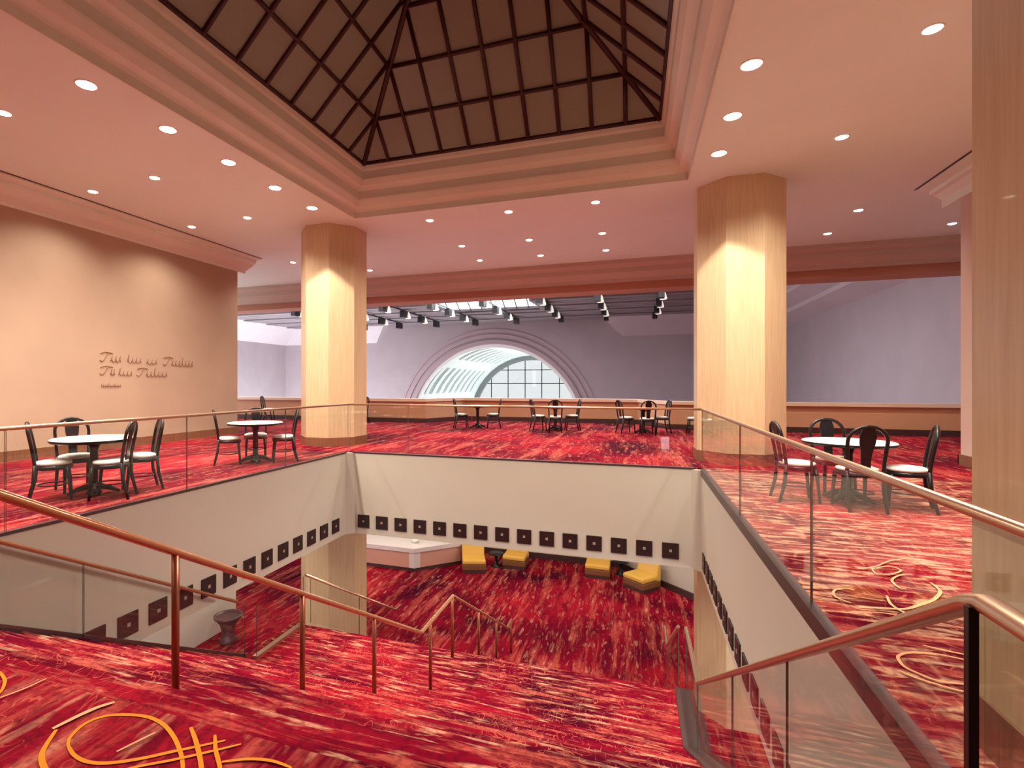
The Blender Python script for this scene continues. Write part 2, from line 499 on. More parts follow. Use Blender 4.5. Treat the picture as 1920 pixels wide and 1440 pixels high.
# ---------------------------------------------------------------- rails and glass
def lerp(a, b, t): return tuple(a[i] + (b[i] - a[i]) * t for i in range(3))

def glass_panels(root, p0, p1, zb, zt, n, gap=0.014, th=0.012, mat_='glass', edge='glassedge'):
    """upright panels between plan points p0,p1; zb/zt functions of t (0..1)"""
    d = Vector((p1[0] - p0[0], p1[1] - p0[1], 0)); L = d.length; d.normalize(); nn = Vector((-d.y, d.x, 0)) * th / 2
    for i in range(n):
        a, b = i / n + gap / L / 2, (i + 1) / n - gap / L / 2
        A = Vector((p0[0], p0[1], 0)) + d * L * a; B = Vector((p0[0], p0[1], 0)) + d * L * b
        m = MB()
        q = []
        for s in (1, -1):
            for (P, t, top) in ((A, a, 0), (B, b, 0), (B, b, 1), (A, a, 1)):
                z = (zt if top else zb)(t)
                w = P + nn * s
                q.append((w.x, w.y, z))
        k = len(m.v); m.v += q
        for f in ((0, 1, 2, 3), (7, 6, 5, 4), (0, 4, 5, 1), (1, 5, 6, 2), (2, 6, 7, 3), (3, 7, 4, 0)):
            m.f.append(f); m.mi.append(1 if f in ((1, 5, 6, 2), (3, 7, 4, 0)) else 0); m.sm.append(False)
        obj('glass_panel', m, [mat_, edge], root)

RH = 1.05
GL = thing('glass_balustrade', 'glass balustrade with brass rail along left edge of the opening', 'balustrade', (XL - 0.03, (YT + YB) / 2, 0))
y0L = -3.0
JL = [10.33, 8.1, 5.85, 3.56, 1.3, -1.0, -3.0]
for i in range(6):
    glass_panels(GL, (XL - 0.03, JL[i + 1]), (XL - 0.03, JL[i]), lambda t: -0.01, lambda t: RH - 0.02, 1)
mb = MB(); mb.tube([(XL - 0.03, y0L, RH), (XL - 0.03, YB + 0.03, RH)], 0.022, 12); obj('top_rail', mb, 'brass', GL)
mb = MB(); mb.box(XL - 0.06, YT, -0.02, XL + 0.012, YB - ch + 0.05, 0.012); mb.box(XL - 0.06, y0L, 0.0005, XL, YT, 0.012); obj('base_channel', mb, 'shoe', GL)

GB = thing('glass_balustrade', 'glass balustrade with brass rail along far edge of the opening, between columns', 'balustrade', ((XL + XR) / 2, YB + 0.03, 0))
glass_panels(GB, (XL + 0.0, YB + 0.04), (XR - 0.0, YB + 0.04), lambda t: 0.0, lambda t: RH - 0.02, 5)
mb = MB(); mb.tube([(XL - 0.03, YB + 0.04, RH), (XR + 0.03, YB + 0.04, RH)], 0.022, 12); obj('top_rail', mb, 'brass', GB)
mb = MB(); mb.box(XL + ch - 0.05, YB - 0.012, -0.014, XR - ch + 0.05, YB + 0.06, 0.012); obj('base_channel', mb, 'shoe', GB)

GR = thing('glass_balustrade', 'glass balustrade with brass rail along right edge of the opening', 'balustrade', (XR + 0.03, (YT + YB) / 2, 0))
y0R = -3.0
def yr(i): return [10.34, 6.75, 4.18, 2.0, -0.4, -3.0][i]
for i in range(5):
    glass_panels(GR, (XR + 0.03, yr(i + 1)), (XR + 0.03, yr(i)), lambda t: -0.04, lambda t: RH - 0.02, 1)
mb = MB(); mb.tube([(XR + 0.03, y0R, RH), (XR + 0.03, YB + 0.03, RH)], 0.022, 12); obj('top_rail', mb, 'brass', GR)
mb = MB(); mb.box(XR - 0.012, YT, -0.10, XR + 0.06, YB - ch + 0.05, 0.014); mb.box(XR, y0R, 0.0005, XR + 0.06, YT, 0.014); obj('base_channel', mb, 'shoe', GR)

# centre handrail of the stair
XM = -2.78
H1 = thing('stair_handrail', 'copper coloured handrail on posts down the middle of the stairs', 'handrail', (XM, YT, 0))
def rz_(y): return nose(y) + 0.86
yk = YT + 0.0
def slope_line(y): return -SL * (y - YT) + 0.86
p_top = (XM, YT - 0.25, slope_line(YT - 0.25))
mb = MB()
mb.tube([(XM, YT - 0.9, p_top[2]), p_top, (XM, 6.76, slope_line(6.76) + 0.0), (XM, 8.10, slope_line(6.76) + 0.0), (XM, 11.95, slope_line(6.76) - SL * (11.95 - 8.10)), (XM, 12.4, slope_line(6.76) - SL * (11.95 - 8.10))], 0.031, 14, flat=0.8)
obj('rail', mb, 'brassd', H1)
for y in (1.2, 2.62, 3.99, 5.36, 7.10, 8.07, 9.6, 10.95, 12.35):
    if y < YT: z0, z1 = 0.0, p_top[2]
    elif y < 6.76:
        i = math.ceil((y - YT - 0.02) / TR); z0 = -GO * i; z1 = slope_line(y)
    elif y <= 8.10: z0, z1 = ZLAND, slope_line(6.76)
    elif y < 11.95:
        i = math.floor((y - LY1) / TR) + 1; z0 = ZLAND - g2 * i; z1 = slope_line(6.76) - SL * (y - 8.10)
    else: z0, z1 = ZLOW, slope_line(6.76) - SL * (11.95 - 8.10)
    mb = MB(); mb.tube([(XM, y, z0), (XM, y, z1 - 0.01)], 0.024, 12); obj('post', mb, 'post', H1)

# left stair glass and rail
XG = SXL + 0.05
H2 = thing('stair_balustrade', 'glass stair balustrade with thin copper rail, beside left wall of the opening', 'balustrade', (XG, LY0, ZLAND))
mb = MB()
mb.tube([(XG, YT - 0.4, slope_line(YT - 0.3)), (XG, YT - 0.3, slope_line(YT - 0.3)), (XG, 6.72, slope_line(6.72))], 0.024, 12)
obj('rail', mb, 'brassd', H2)
glass_panels(H2, (XG, YT - 0.2), (XG, LY0 - 0.05), lambda t: -SL * ((LY0 - 0.05 - YT + 0.2) * t - 0.2) + 0.02, lambda t: -SL * ((LY0 - 0.05 - YT + 0.2) * t - 0.2) + 0.84, 4, mat_='glass')
XG2 = -5.72
glass_panels(H2, (XG2, LY0 + 0.02), (XG2, LY1), lambda t: ZLAND + 0.02, lambda t: ZLAND + 0.88, 1, mat_='glass')
mb = MB(); mb.box(XG2 - 0.06, LY0, ZLAND, XG2 + 0.03, LY1, ZLAND + 0.05); obj('base_channel', mb, 'brass', H2)
mb = MB()
mb.prism([(YT, -0.02), (YT, 0.05), (LY0, 0.05 - SL * (LY0 - YT)), (LY0, -0.02 - SL * (LY0 - YT))], 'x', SXL - 0.03, SXL + 0.03)
obj('base_channel', mb, 'shoe', H2)
mb = MB()
XG3 = -5.59
zl_ = slope_line(6.76)
mb.tube([(XG3, 8.12, zl_), (XG3, 11.9, zl_ - SL * (11.9 - 8.12)), (XG3, 12.2, zl_ - SL * (11.9 - 8.12))], 0.024, 12)
obj('rail', mb, 'brass', H2)
glass_panels(H2, (XG3, LY1 + 0.02), (XG3, 11.9), lambda t: ZLAND + 0.05 - SL * 3.63 * t, lambda t: zl_ - 0.05 - SL * (3.63 * t + 0.13), 2, mat_='glass')

# right stair glass, rail, dark channel, black post
XS = 0.71
H3 = thing('stair_balustrade', 'stair balustrade of glass with copper handrail and black post, right side of the stairs', 'balustrade', (XS, YT, 0))
zt0 = 1.03
def sr(y): return zt0 - 0.569 * (y - 1.47)
mb = MB()
mb.tube([(XS, -2.2, zt0), (XS, 1.44, zt0), (XS, 1.50, zt0 - 0.02), (XS, 6.90, sr(6.90)), (XS, 8.42, sr(6.90)), ], 0.028, 14, flat=0.75)
obj('rail', mb, 'brass', H3)
mb = MB()
zz = sr(6.90)
mb.tube([(XS - 0.1, 8.5, zz - 0.03), (XS - 0.1, 11.4, zz - SL * 2.95), (XS - 0.1, 12.3, zz - SL * 2.95)], 0.024, 12)
obj('rail', mb, 'brass', H3)
yg0 = 1.85
def gz(y): return -SL * (y - YT)
for (a, b) in ((1.451, 3.0), (3.0, 4.55), (4.55, LY0 - 0.03)):
    glass_panels(H3, (XS, a), (XS, b), lambda t, a=a, b=b: min(0.0, gz(a + (b - a) * t)) + 0.03, lambda t, a=a, b=b: sr(a + (b - a) * t) - 0.02, 1, mat_='glass', edge='glass' if a < 2 else 'glassedge')
glass_panels(H3, (XS, -2.2), (XS, 1.447), lambda t: 0.02, lambda t: zt0 - 0.02, 1, mat_='glass', edge='glass')
glass_panels(H3, (XS, LY0), (XS, 8.42), lambda t: ZLAND + 0.02, lambda t: zz - 0.02, 1, mat_='glass')
glass_panels(H3, (XS - 0.1, LY1 + 0.2), (XS - 0.1, 11.4), lambda t: ZLAND - 0.05 - SL * 2.95 * t, lambda t: zz - 0.06 - SL * 2.95 * t, 1, mat_='glass')
mb = MB()
mb.prism([(YT - 0.02, -0.3), (YT - 0.02, 0.03), (LY0, 0.03 + gz(LY0)), (LY1 + 0.02, ZLAND + 0.03), (LY1 + 0.02, ZLAND - 0.3), (LY0, ZLAND - 0.3)], 'x', SXR, SXR + 0.20)
obj('base_channel', mb, 'shoe', H3)
mb = MB(); mb.box(XS - 0.032, 1.44, 0.0, XS - 0.014, 1.458, zt0 - 0.01); obj('post', mb, 'blackmetal', H3)

# ---------------------------------------------------------------- columns
def octa(cx, cy, w):
    R = w / 2 / math.cos(PI / 8)
    return [(cx + R * math.cos(PI / 8 + k * PI / 4), cy + R * math.sin(PI / 8 + k * PI / 4)) for k in range(8)]
CW = 1.52
def column(cx, cy, label):
    t = thing('column', label, 'column', (cx, cy, 0), 0, 'octagonal wooden columns around the opening')
    mb = MB(); mb.prism(octa(cx, cy, CW), 'z', 0, ZC); obj('shaft', mb, 'column', t)
    mb = MB(); mb.prism(octa(cx, cy, CW + 0.03), 'z', 0.0, 0.21); obj('base', mb, 'base', t)
    mb = MB(); mb.prism(octa(cx, cy, CW), 'z', ZLOW, ZB); obj('lower_shaft', mb, 'column', t)
    return t
column(-7.22, 11.72, 'pale maple octagonal column at the far left corner of the opening')
column(1.92, 11.72, 'pale maple octagonal column at the far right corner of the opening')
column(2.12, 2.55, 'large near column at the right edge of the view, behind the stair rail')

# ---------------------------------------------------------------- plaques
def plaque0(label):
    t = thing('wall_plaque', label, 'plaque', (0, 0, 0), 0, 'dark square plaques on the walls of the opening')
    mb = MB(); mb.box(-0.14, -0.02, -0.14, 0.14, 0, 0.14); obj('panel', mb, 'plaque', t, 0.004, True)
    mb = MB(); mb.prism([(0.035 * math.cos(k * PI / 4) * (1 if k % 2 else 0.6), 0.035 * math.sin(k * PI / 4) * (1 if k % 2 else 0.6)) for k in range(8)], 'y', -0.024, -0.019)
    obj('motif', mb, 'motif', t, 0, True)
    return t
first = None
ZP = -1.50
def put_plaque(loc, rz, label):
    global first
    if first is None:
        first = plaque0(label); first.location = loc; first.rotation_euler = (0, 0, rz); return
    dup(first, loc, rz, label)
for i in range(15):
    put_plaque((-5.60 + 0.4435 * i, YB, ZP), 0, 'dark square plaque on the far wall of the opening, %s from its left corner' % ('first' if i == 0 else ORD[i]))
for i in range(13):
    put_plaque((XL, 9.74 - 0.44 * i, ZP), PI / 2, 'dark square plaque on the left wall of the opening, %s from its far corner' % ('first' if i == 0 else ORD[i]))
for i in range(13):
    put_plaque((XR, 9.74 - 0.44 * i, ZP), -PI / 2, 'dark square plaque on the right wall of the opening, %s from its far corner' % ('first' if i == 0 else ORD[i]))

# ---------------------------------------------------------------- ceiling with coffer
KX0, KX1, KY0, KY1 = -6.14, 0.95, 3.30, 10.87
mb = MB()
def holed(mb, x0, y0, x1, y1, hx0, hy0, hx1, hy1, z0, z1):
    mb.box(x0, y0, z0, x1, hy0, z1); mb.box(x0, hy1, z0, x1, y1, z1)
    mb.box(x0, hy0, z0, hx0, hy1, z1); mb.box(hx1, hy0, z0, x1, hy1, z1)
CXL, CXR = -10.8, 5.25
holed(mb, CXL, -7, CXR, 17.3, KX0 - 0.02, KY0 - 0.02, KX1 + 0.02, KY1 + 0.02, ZC, ZC + 0.3)
mb.box(-20, 13.45, ZC, CXL, 17.3, ZC + 0.3)
mb.box(CXR, 12.95, ZC, 9.5, 17.3, ZC + 0.3)
struct('ceiling', mb, 'ceil')

# side cornices
mb = MB()
def cornice(xa, xb, y0, y1):
    """stepped cornice from ceiling at xa down to the wall at xb"""
    s = 1 if xb > xa else -1
    L = abs(xb - xa)
    pts = [(xa + s * 0.03, ZC + 0.05), (xa + s * 0.03, ZC - 0.03), (xa + s * 0.22, ZC - 0.07), (xa + s * 0.22, ZC - 0.14), (xa + s * 0.30, ZC - 0.16), (xa + s * 0.42, ZC - 0.26), (xa + s * (L - .05), ZC - 0.36), (xa + s * (L - .05), ZC - 0.42), (xb + s * 0.02, ZC - 0.42), (xb + s * 0.02, ZC + 0.2)]
    mb.prism(pts, 'y', y0, y1)
cornice(CXL, -11.48, -7, 13.42)
struct('trim_left', mb, 'mould')
mb = MB(); cornice(CXR, 5.72, -7, 12.92); struct('trim_right', mb, 'mould')
mb = MB(); mb.box(CXL - 0.03, -7, ZC - 0.006, CXL + 0.015, 13.44, ZC + 0.01); mb.box(CXR - 0.015, -7, ZC - 0.006, CXR + 0.03, 12.94, ZC + 0.01); struct('trim_reveal', mb, 'dark')

# coffer moulding
prof = [(-0.03, ZC - 0.003), (0.0, ZC - 0.006), (0.0, ZC + 0.13), (0.05, ZC + 0.17), (0.16, ZC + 0.20), (0.235, ZC + 0.30), (0.25, ZC + 0.33), (0.25, ZC + 0.50), (0.29, ZC + 0.53),
        (0.37, ZC + 0.58), (0.42, ZC + 0.66), (0.435, ZC + 0.69), (0.435, ZC + 0.86), (0.47, ZC + 0.90), (0.50, ZC + 1.01)]
mb = MB()
for i in range(len(prof) - 1):
    (a, za), (b, zb) = prof[i], prof[i + 1]
    ra = [(KX0 + a, KY0 + a), (KX1 - a, KY0 + a), (KX1 - a, KY1 - a), (KX0 + a, KY1 - a)]
    rb = [(KX0 + b, KY0 + b), (KX1 - b, KY0 + b), (KX1 - b, KY1 - b), (KX0 + b, KY1 - b)]
    for k in range(4):
        j = (k + 1) % 4
        mb.quad([ra[k] + (za,), ra[j] + (za,), rb[j] + (zb,), rb[k] + (zb,)])
ro = [(KX0, KY0), (KX1, KY0), (KX1, KY1), (KX0, KY1)]
ri = [(KX0 + .5, KY0 + .5), (KX1 - .5, KY0 + .5), (KX1 - .5, KY1 - .5), (KX0 + .5, KY1 - .5)]
for k in range(4):
    j = (k + 1) % 4
    mb.quad([ro[k] + (ZC + 1.2,), ro[j] + (ZC + 1.2,), ri[j] + (ZC + 1.01,), ri[k] + (ZC + 1.01,)])
    mb.quad([ro[k] + (ZC + .3,), ro[j] + (ZC + .3,), ro[j] + (ZC + 1.2,), ro[k] + (ZC + 1.2,)])
struct('ceiling_coffer', mb, 'mould')

# skylight pyramid
GX0, GX1, GY0, GY1, GZ = KX0 + .5, KX1 - .5, KY0 + .5, KY1 - .5, ZC + 1.01
hw = (GX1 - GX0) / 2
PS = 1.0
AX = (GX0 + GX1) / 2
ya0, ya1 = GY0 + hw, GY1 - hw
ZA = GZ + hw * PS
gm = MB()
gm.quad([(GX0, GY1, GZ), (GX1, GY1, GZ), (AX, ya1, ZA)]); gm.quad([(GX1, GY0, GZ), (GX0, GY0, GZ), (AX, ya0, ZA)])
gm.quad([(GX0, GY0, GZ), (GX0, GY1, GZ), (AX, ya1, ZA), (AX, ya0, ZA)]); gm.quad([(GX1, GY1, GZ), (GX1, GY0, GZ), (AX, ya0, ZA), (AX, ya1, ZA)])
sky = bpy.data.objects.new('window_1', None); C.objects.link(sky); sky.location = (AX, (GY0 + GY1) / 2, GZ); sky['kind'] = 'structure'
gl_o = obj('glazing', gm, 'bronzeglass', sky)
bm_ = MB()
BR = 0.038
def bar(a, b, r=BR):
    a, b = Vector(a), Vector(b)
    bm_.tube([a + Vector((0, 0, -0.03)), b + Vector((0, 0, -0.03))], r, 6)
for a, b in (((GX0, GY0), ya0), ((GX0, GY1), ya1), ((GX1, GY0), ya0), ((GX1, GY1), ya1)):
    bar(a + (GZ,), (AX, b, ZA), 0.055)
bar((AX, ya0, ZA), (AX, ya1, ZA), 0.055)
cs = [(GX0, GY0), (GX1, GY0), (GX1, GY1), (GX0, GY1)]
for k in range(4): bar(cs[k] + (GZ + .02,), cs[(k + 1) % 4] + (GZ + .02,), 0.04)
n = 5
for i in range(1, n):
    t = hw * i / n
    r_ = [(GX0 + t, GY0 + t), (GX1 - t, GY0 + t), (GX1 - t, GY1 - t), (GX0 + t, GY1 - t)]
    for k in range(4): bar(r_[k] + (GZ + t * PS,), r_[(k + 1) % 4] + (GZ + t * PS,))
nb = 10
for i in range(1, nb):
    x = GX0 + (GX1 - GX0) * i / nb
    t = min(x - GX0, GX1 - x)
    bar((x, GY1, GZ), (x, GY1 - t, GZ + t * PS)); bar((x, GY0, GZ), (x, GY0 + t, GZ + t * PS))
    y = GY0 + (GY1 - GY0) * i / nb
    t = min(y - GY0, GY1 - y, hw)
    bar((GX0, y, GZ), (GX0 + t, y, GZ + t * PS)); bar((GX1, y, GZ), (GX1 - t, y, GZ + t * PS))
obj('glazing_bars', bm_, 'bar', sky)

# ---------------------------------------------------------------- side walls
mb = MB(); mb.box(-11.8, -7, 0, -11.45, 13.1, ZC + 0.2); mb.box(-20, 12.8, 0, -11.8, 13.1, ZC + 0.2)
struct('wall_left', mb, 'wallL')
mb = MB(); mb.box(-11.45, -7, 0, -11.42, 13.12, 0.20); struct('baseboard_left', mb, 'base')
mb = MB(); mb.box(5.70, -7, 0, 9.5, 12.35, ZC + 0.2); struct('wall_right', mb, 'wallR')
mb = MB(); mb.box(5.67, -7, 0, 5.70, 12.38, 0.20); mb.box(5.67, 12.35, 0, 9.5, 12.38, 0.20); struct('baseboard_right', mb, 'base')

mb = MB(); mb.box(-20, -7.3, -0.25, 9.5, -7, ZC + 0.3); struct('wall_rear', mb, 'wallL')

# beam between the hall and the bright hall beyond
mb = MB()
mb.cur = 0
mb.prism([(17.15, ZC + 0.02), (17.15, ZC - 0.12), (17.22, ZC - 0.16), (17.34, ZC - 0.22), (17.34, ZC - 0.36), (17.42, ZC - 0.42), (17.55, ZC - 0.52), (17.55, ZC - 0.62), (17.66, ZC - 0.62), (17.66, ZC + 0.02)], 'x', -20, 9.5)
mb.cur = 1
mb.box(-20, 17.66, 4.50, 9.5, 18.5, ZC + 1.0)
struct('trim_beam', mb, ['beamtop', 'beam'])

# parapet
mb = MB()
PF = [(-20, 18.9), (-7.6, 18.9), (-6.7, 20.9), (0.1, 20.9), (1.0, 18.9), (9.5, 18.9)]
def offs(P, d): return [(x, y + d) for x, y in P]
def strip(mb, P, d0, d1, z0, z1):
    A, B = offs(P, d0), offs(P, d1)
    for i in range(len(P) - 1):
        q = [A[i], A[i + 1], B[i + 1], B[i]]
        mb.prism(q, 'z', z0, z1)
mb.cur = 0; strip(mb, PF, 0.06, 0.30, 0, 0.62); strip(mb, PF, 0.12, 0.30, 0.62, 0.82)
mb.cur = 1; strip(mb, PF, 0.0, 0.36, 0.82, 0.93)
struct('wall_parapet', mb, ['parapet', 'ledge'])
mb = MB(); strip(mb, PF, 0.03, 0.07, 0, 0.17); struct('baseboard_parapet', mb, 'dark')

# ---------------------------------------------------------------- bright hall beyond
HX0, HX1, HY1, HZ = -32.6, 9.5, 44.0, 6.7
AXC, AZC, AR = -11.5, -2.73, 7.65
mb = MB()      # far wall with arched opening
ztop = HZ + 0.6
N = 48
ang0 = math.asin((ZLOW + 4.9 - AZC - 0.0) / AR) if False else 0
pts = []
half = AR
zb_ = ZLOW
arc = [(AXC + AR * math.cos(PI - PI * k / N), AZC + AR * math.sin(PI - PI * k / N)) for k in range(N + 1)]
for i in range(N):
    a, b = arc[i], arc[i + 1]
    for y in (HY1, HY1 + 0.5):
        mb.quad([(a[0], y, a[1]), (b[0], y, b[1]), (b[0], y, ztop), (a[0], y, ztop)])
    mb.quad([(a[0], HY1, a[1]), (b[0], HY1, b[1]), (b[0], HY1 + 0.5, b[1]), (a[0], HY1 + 0.5, a[1])])
mb.box(HX0, HY1, zb_, AXC - AR, HY1 + 0.5, ztop); mb.box(AXC + AR, HY1, zb_, HX1, HY1 + 0.5, ztop)
struct('wall_back', mb, 'hall')
mb = MB()      # moulded rings round the arch
for (r0, r1, y0) in ((AR + 0.0, AR + 0.35, 43.78), (AR + 0.55, AR + 0.85, 43.86), (AR + 1.05, AR + 1.3, 43.92)):
    for i in range(N):
        a0, a1 = PI - PI * i / N, PI - PI * (i + 1) / N
        P = lambda r, a, y: (AXC + r * math.cos(a), y, AZC + r * math.sin(a))
        mb.quad([P(r0, a0, y0), P(r0, a1, y0), P(r1, a1, y0), P(r1, a0, y0)])
        mb.quad([P(r1, a0, y0), P(r1, a1, y0), P(r1, a1, 44.0), P(r1, a0, 44.0)])
        mb.quad([P(r0, a0, y0), P(r0, a1, y0), P(r0, a1, 44.0), P(r0, a0, 44.0)])
struct('trim_arch', mb, 'archm')
mb = MB()
for i in range(N):
    a0, a1 = PI - PI * i / N, PI - PI * (i + 1) / N
    P = lambda r, a, y: (AXC + r * math.cos(a), y, AZC + r * math.sin(a))
    r0, r1 = AR - 0.28, AR - 0.0
    mb.quad([P(r0, a0, 44.1), P(r0, a1, 44.1), P(r1, a1, 44.1), P(r1, a0, 44.1)])
    mb.quad([P(r0, a0, 44.1), P(r0, a1, 44.1), P(r0, a1, 44.5), P(r0, a0, 44.5)])
struct('window_2', mb, 'vault')

mb = MB(); mb.box(HX1, 12.35, ZLOW, HX1 + 0.4, HY1, ztop); struct('wall_hall_right', mb, 'hall')
mb = MB(); mb.box(HX0 - 0.4, 18, ZLOW, HX0, HY1, ztop); struct('wall_hall_left', mb, 'hall')
mb = MB(); mb.box(HX0, 17.7, ZLOW, -20, 18.2, ztop); struct('wall_hall_front', mb, 'hall')
mb = MB()      # sloping coves
mb.prism([(HX1, 5.3), (HX1 - 0.9, 5.75), (HX1 - 0.95, 5.95), (HX1 - 1.8, 6.35), (HX1 - 1.85, 6.5), (HX1 - 2.4, HZ + 0.1), (HX1, HZ + 0.1)], 'y', 19.3, HY1)
mb.prism([(HX0, 5.3), (HX0 + 2.4, HZ + 0.1), (HX0, HZ + 0.1)], 'y', 19.3, HY1)
def skew(xb, xt, xe):
    a = [(xb, HY1, 5.3), (xt, HY1 - 1.6, HZ + 0.1), (xt, HY1, HZ + 0.1)]
    b = [(xe, p[1], p[2]) for p in a]
    mb.quad(a); mb.quad(b)
    for i in range(3):
        j = (i + 1) % 3
        mb.quad([a[i], a[j], b[j], b[i]])
skew(-0.9, -2.4, HX1); skew(-22.6, -21.0, HX0)
struct('trim_hall_cove', mb, 'halllt')

# slatted ceiling; an opening of glass over the near half of the hall, and a small gabled skylight
mb = MB()
SKX0, SKX1, SKY0, SKY1 = -13.0, -6.2, 30.2, 37.0
mb.cur = 0
mb.box(3.5, 18.5, HZ + 0.12, HX1, 29.6, HZ + 0.3)
holed(mb, HX0, 29.6, HX1, HY1, SKX0, SKY0, SKX1, SKY1, HZ + 0.12, HZ + 0.3)
y = 29.7; k = 0
while y < HY1 - 0.6:
    for (xa, xb) in (((HX0, SKX0), (SKX1, HX1)) if SKY0 - 0.4 < y < SKY1 else ((HX0, HX1),)):
        mb.cur = 1
        mb.box(xa, y, HZ - 0.04 + 0.03 * (k % 3), xb, y + 0.62, HZ + 0.1)
    y += 0.95; k += 1
struct('ceiling_hall', mb, ['slatd', 'slat'])
mb = MB()
for i in range(9):
    x = SKX0 + (SKX1 - SKX0) * i / 8
    zm = HZ + 2.2
    mb.tube([(x, SKY0, HZ + 0.2), (x, (SKY0 + SKY1) / 2, zm), (x, SKY1, HZ + 0.2)], 0.05, 6)
mb.tube([(SKX0, (SKY0 + SKY1) / 2, HZ + 2.2), (SKX1, (SKY0 + SKY1) / 2, HZ + 2.2)], 0.07, 6)
for f in (0.33, 0.66):
    for s in (SKY0, SKY1):
        yy = s + ((SKY0 + SKY1) / 2 - s) * f
        mb.tube([(SKX0, yy, HZ + 0.2 + 2 * f), (SKX1, yy, HZ + 0.2 + 2 * f)], 0.04, 6)
struct('window_3', mb, 'greyrib')
mb = MB()      # mullions of the glass roof over the near half
x = HX0 + 1
while x < HX1:
    mb.box(x, 18.5, HZ + 0.1, x + 0.1, 29.6, HZ + 0.4); x += 2.6
struct('window_4', mb, 'greyrib')

# vaulted glass gallery seen through the arch
mb = MB()
VY0, VY1, R2 = 44.5, 63.0, 7.62
nang, nlen = 22, 10
P = lambda r, a, y: (AXC + r * math.cos(a), y, AZC + r * math.sin(a))
for i in range(nang):
    for j in range(nlen):
        a0, a1 = PI - PI * i / nang, PI - PI * (i + 1) / nang
        y0, y1 = VY0 + (VY1 - VY0) * j / nlen, VY0 + (VY1 - VY0) * (j + 1) / nlen
        pane = i in (3, 4, 5, 7, 8, 9)
        if i >= 12:
            mb.cur = 3
            mb.quad([P(R2, a0, y0), P(R2, a1, y0), P(R2, a1, y1), P(R2, a0, y1)])
        elif pane and j < nlen - 1:
            ym = y0 + (y1 - y0) * 0.55
            mb.cur = 1
            mb.quad([P(R2 + 0.12, a0, y0), P(R2 + 0.12, a1, y0), P(R2 + 0.12, a1, ym), P(R2 + 0.12, a0, ym)])
            mb.cur = 0
            mb.quad([P(R2, a0, ym), P(R2, a1, ym), P(R2, a1, y1), P(R2, a0, y1)])
            mb.quad([P(R2, a0, ym), P(R2, a1, ym), P(R2 + .12, a1, ym), P(R2 + .12, a0, ym)])
        else:
            mb.cur = 0
            mb.quad([P(R2, a0, y0), P(R2, a1, y0), P(R2, a1, y1), P(R2, a0, y1)])
mb.cur = 2
for i in range(N):
    a0, a1 = PI - PI * i / N, PI - PI * (i + 1) / N
    mb.quad([P(R2 - 0.55, a0, VY1 - 0.6), P(R2 - 0.55, a1, VY1 - 0.6), P(R2, a1, VY1 - 0.6), P(R2, a0, VY1 - 0.6)])
    mb.quad([P(R2 - 0.55, a0, VY1 - 0.6), P(R2 - 0.55, a1, VY1 - 0.6), P(R2 - 0.55, a1, VY1), P(R2 - 0.55, a0, VY1)])
mb.cur = 5
for x in (-5.2, -3.1, -1.0, 1.0, 3.1, 5.2):
    h = math.sqrt(max(0, (R2 - 0.5) ** 2 - x * x))
    mb.box(AXC + x - 0.05, VY1 + 0.3, AZC, AXC + x + 0.05, VY1 + 0.36, AZC + h)
for z in (1.55, 3.2):
    h = math.sqrt(max(0, (R2 - 0.5) ** 2 - (z - AZC) ** 2))
    mb.box(AXC - h, VY1 + 0.3, z - 0.05, AXC + h, VY1 + 0.36, z + 0.05)
mb.cur = 4
for i in range(N):
    a, b = PI - PI * i / N, PI - PI * (i + 1) / N
    mb.quad([P(R2, a, VY1 + 0.2), P(R2, b, VY1 + 0.2), (AXC, VY1 + 0.2, AZC)])
mb.cur = 0
mb.box(AXC - R2, VY0, AZC - 0.3, AXC + R2, VY1, AZC)
gv = struct('window_5', mb, ['vault', 'vaultg', 'greyrib', glass('vault_side_glazing', (0.60, 0.63, 0.61)), glass('vault_end_glazing', (0.18, 0.187, 0.18)), 'gridbar'])

# ceiling spotlight rows in the hall beyond
def track0(loc, label):
    t = thing('spotlight_track', label, 'spotlight', loc, 0, 'rows of spotlights under the slatted ceiling')
    mb = MB(); mb.box(-0.04, 0, -0.10, 0.04, 10.4, -0.02); obj('track', mb, 'blackmetal', t, 0, True)
    for i in range(4):
        mb = MB(); mb.box(-0.16, 0.1 + 3.2 * i, -0.55, 0.16, 0.8 + 3.2 * i, -0.1); obj('housing', mb, 'blackmetal', t, 0, True)
    for i in range(3):
        mb = MB(); mb.lathe([(0.05, -0.1), (0.12, -0.2), (0.20, -0.5), (0.18, -0.56), (0.0, -0.58)], (0.12, 0.9 + 3.2 * i, 0), 14); obj('lamp_head', mb, 'headlit', t, 0, True)
    return t
t0 = None
for i, x in enumerate((1.35, -1.95, -5.2, -8.6, -11.9, -15.2, -18.5, -21.8)):
    lab = 'black ceiling spotlight row in the hall beyond, %s from the right column' % ('first' if i == 0 else ORD[i])
    if t0 is None: t0 = track0((x, 30.1, HZ - 0.03), lab)
    else: dup(t0, (x, 30.1, HZ - 0.03), 0, lab)

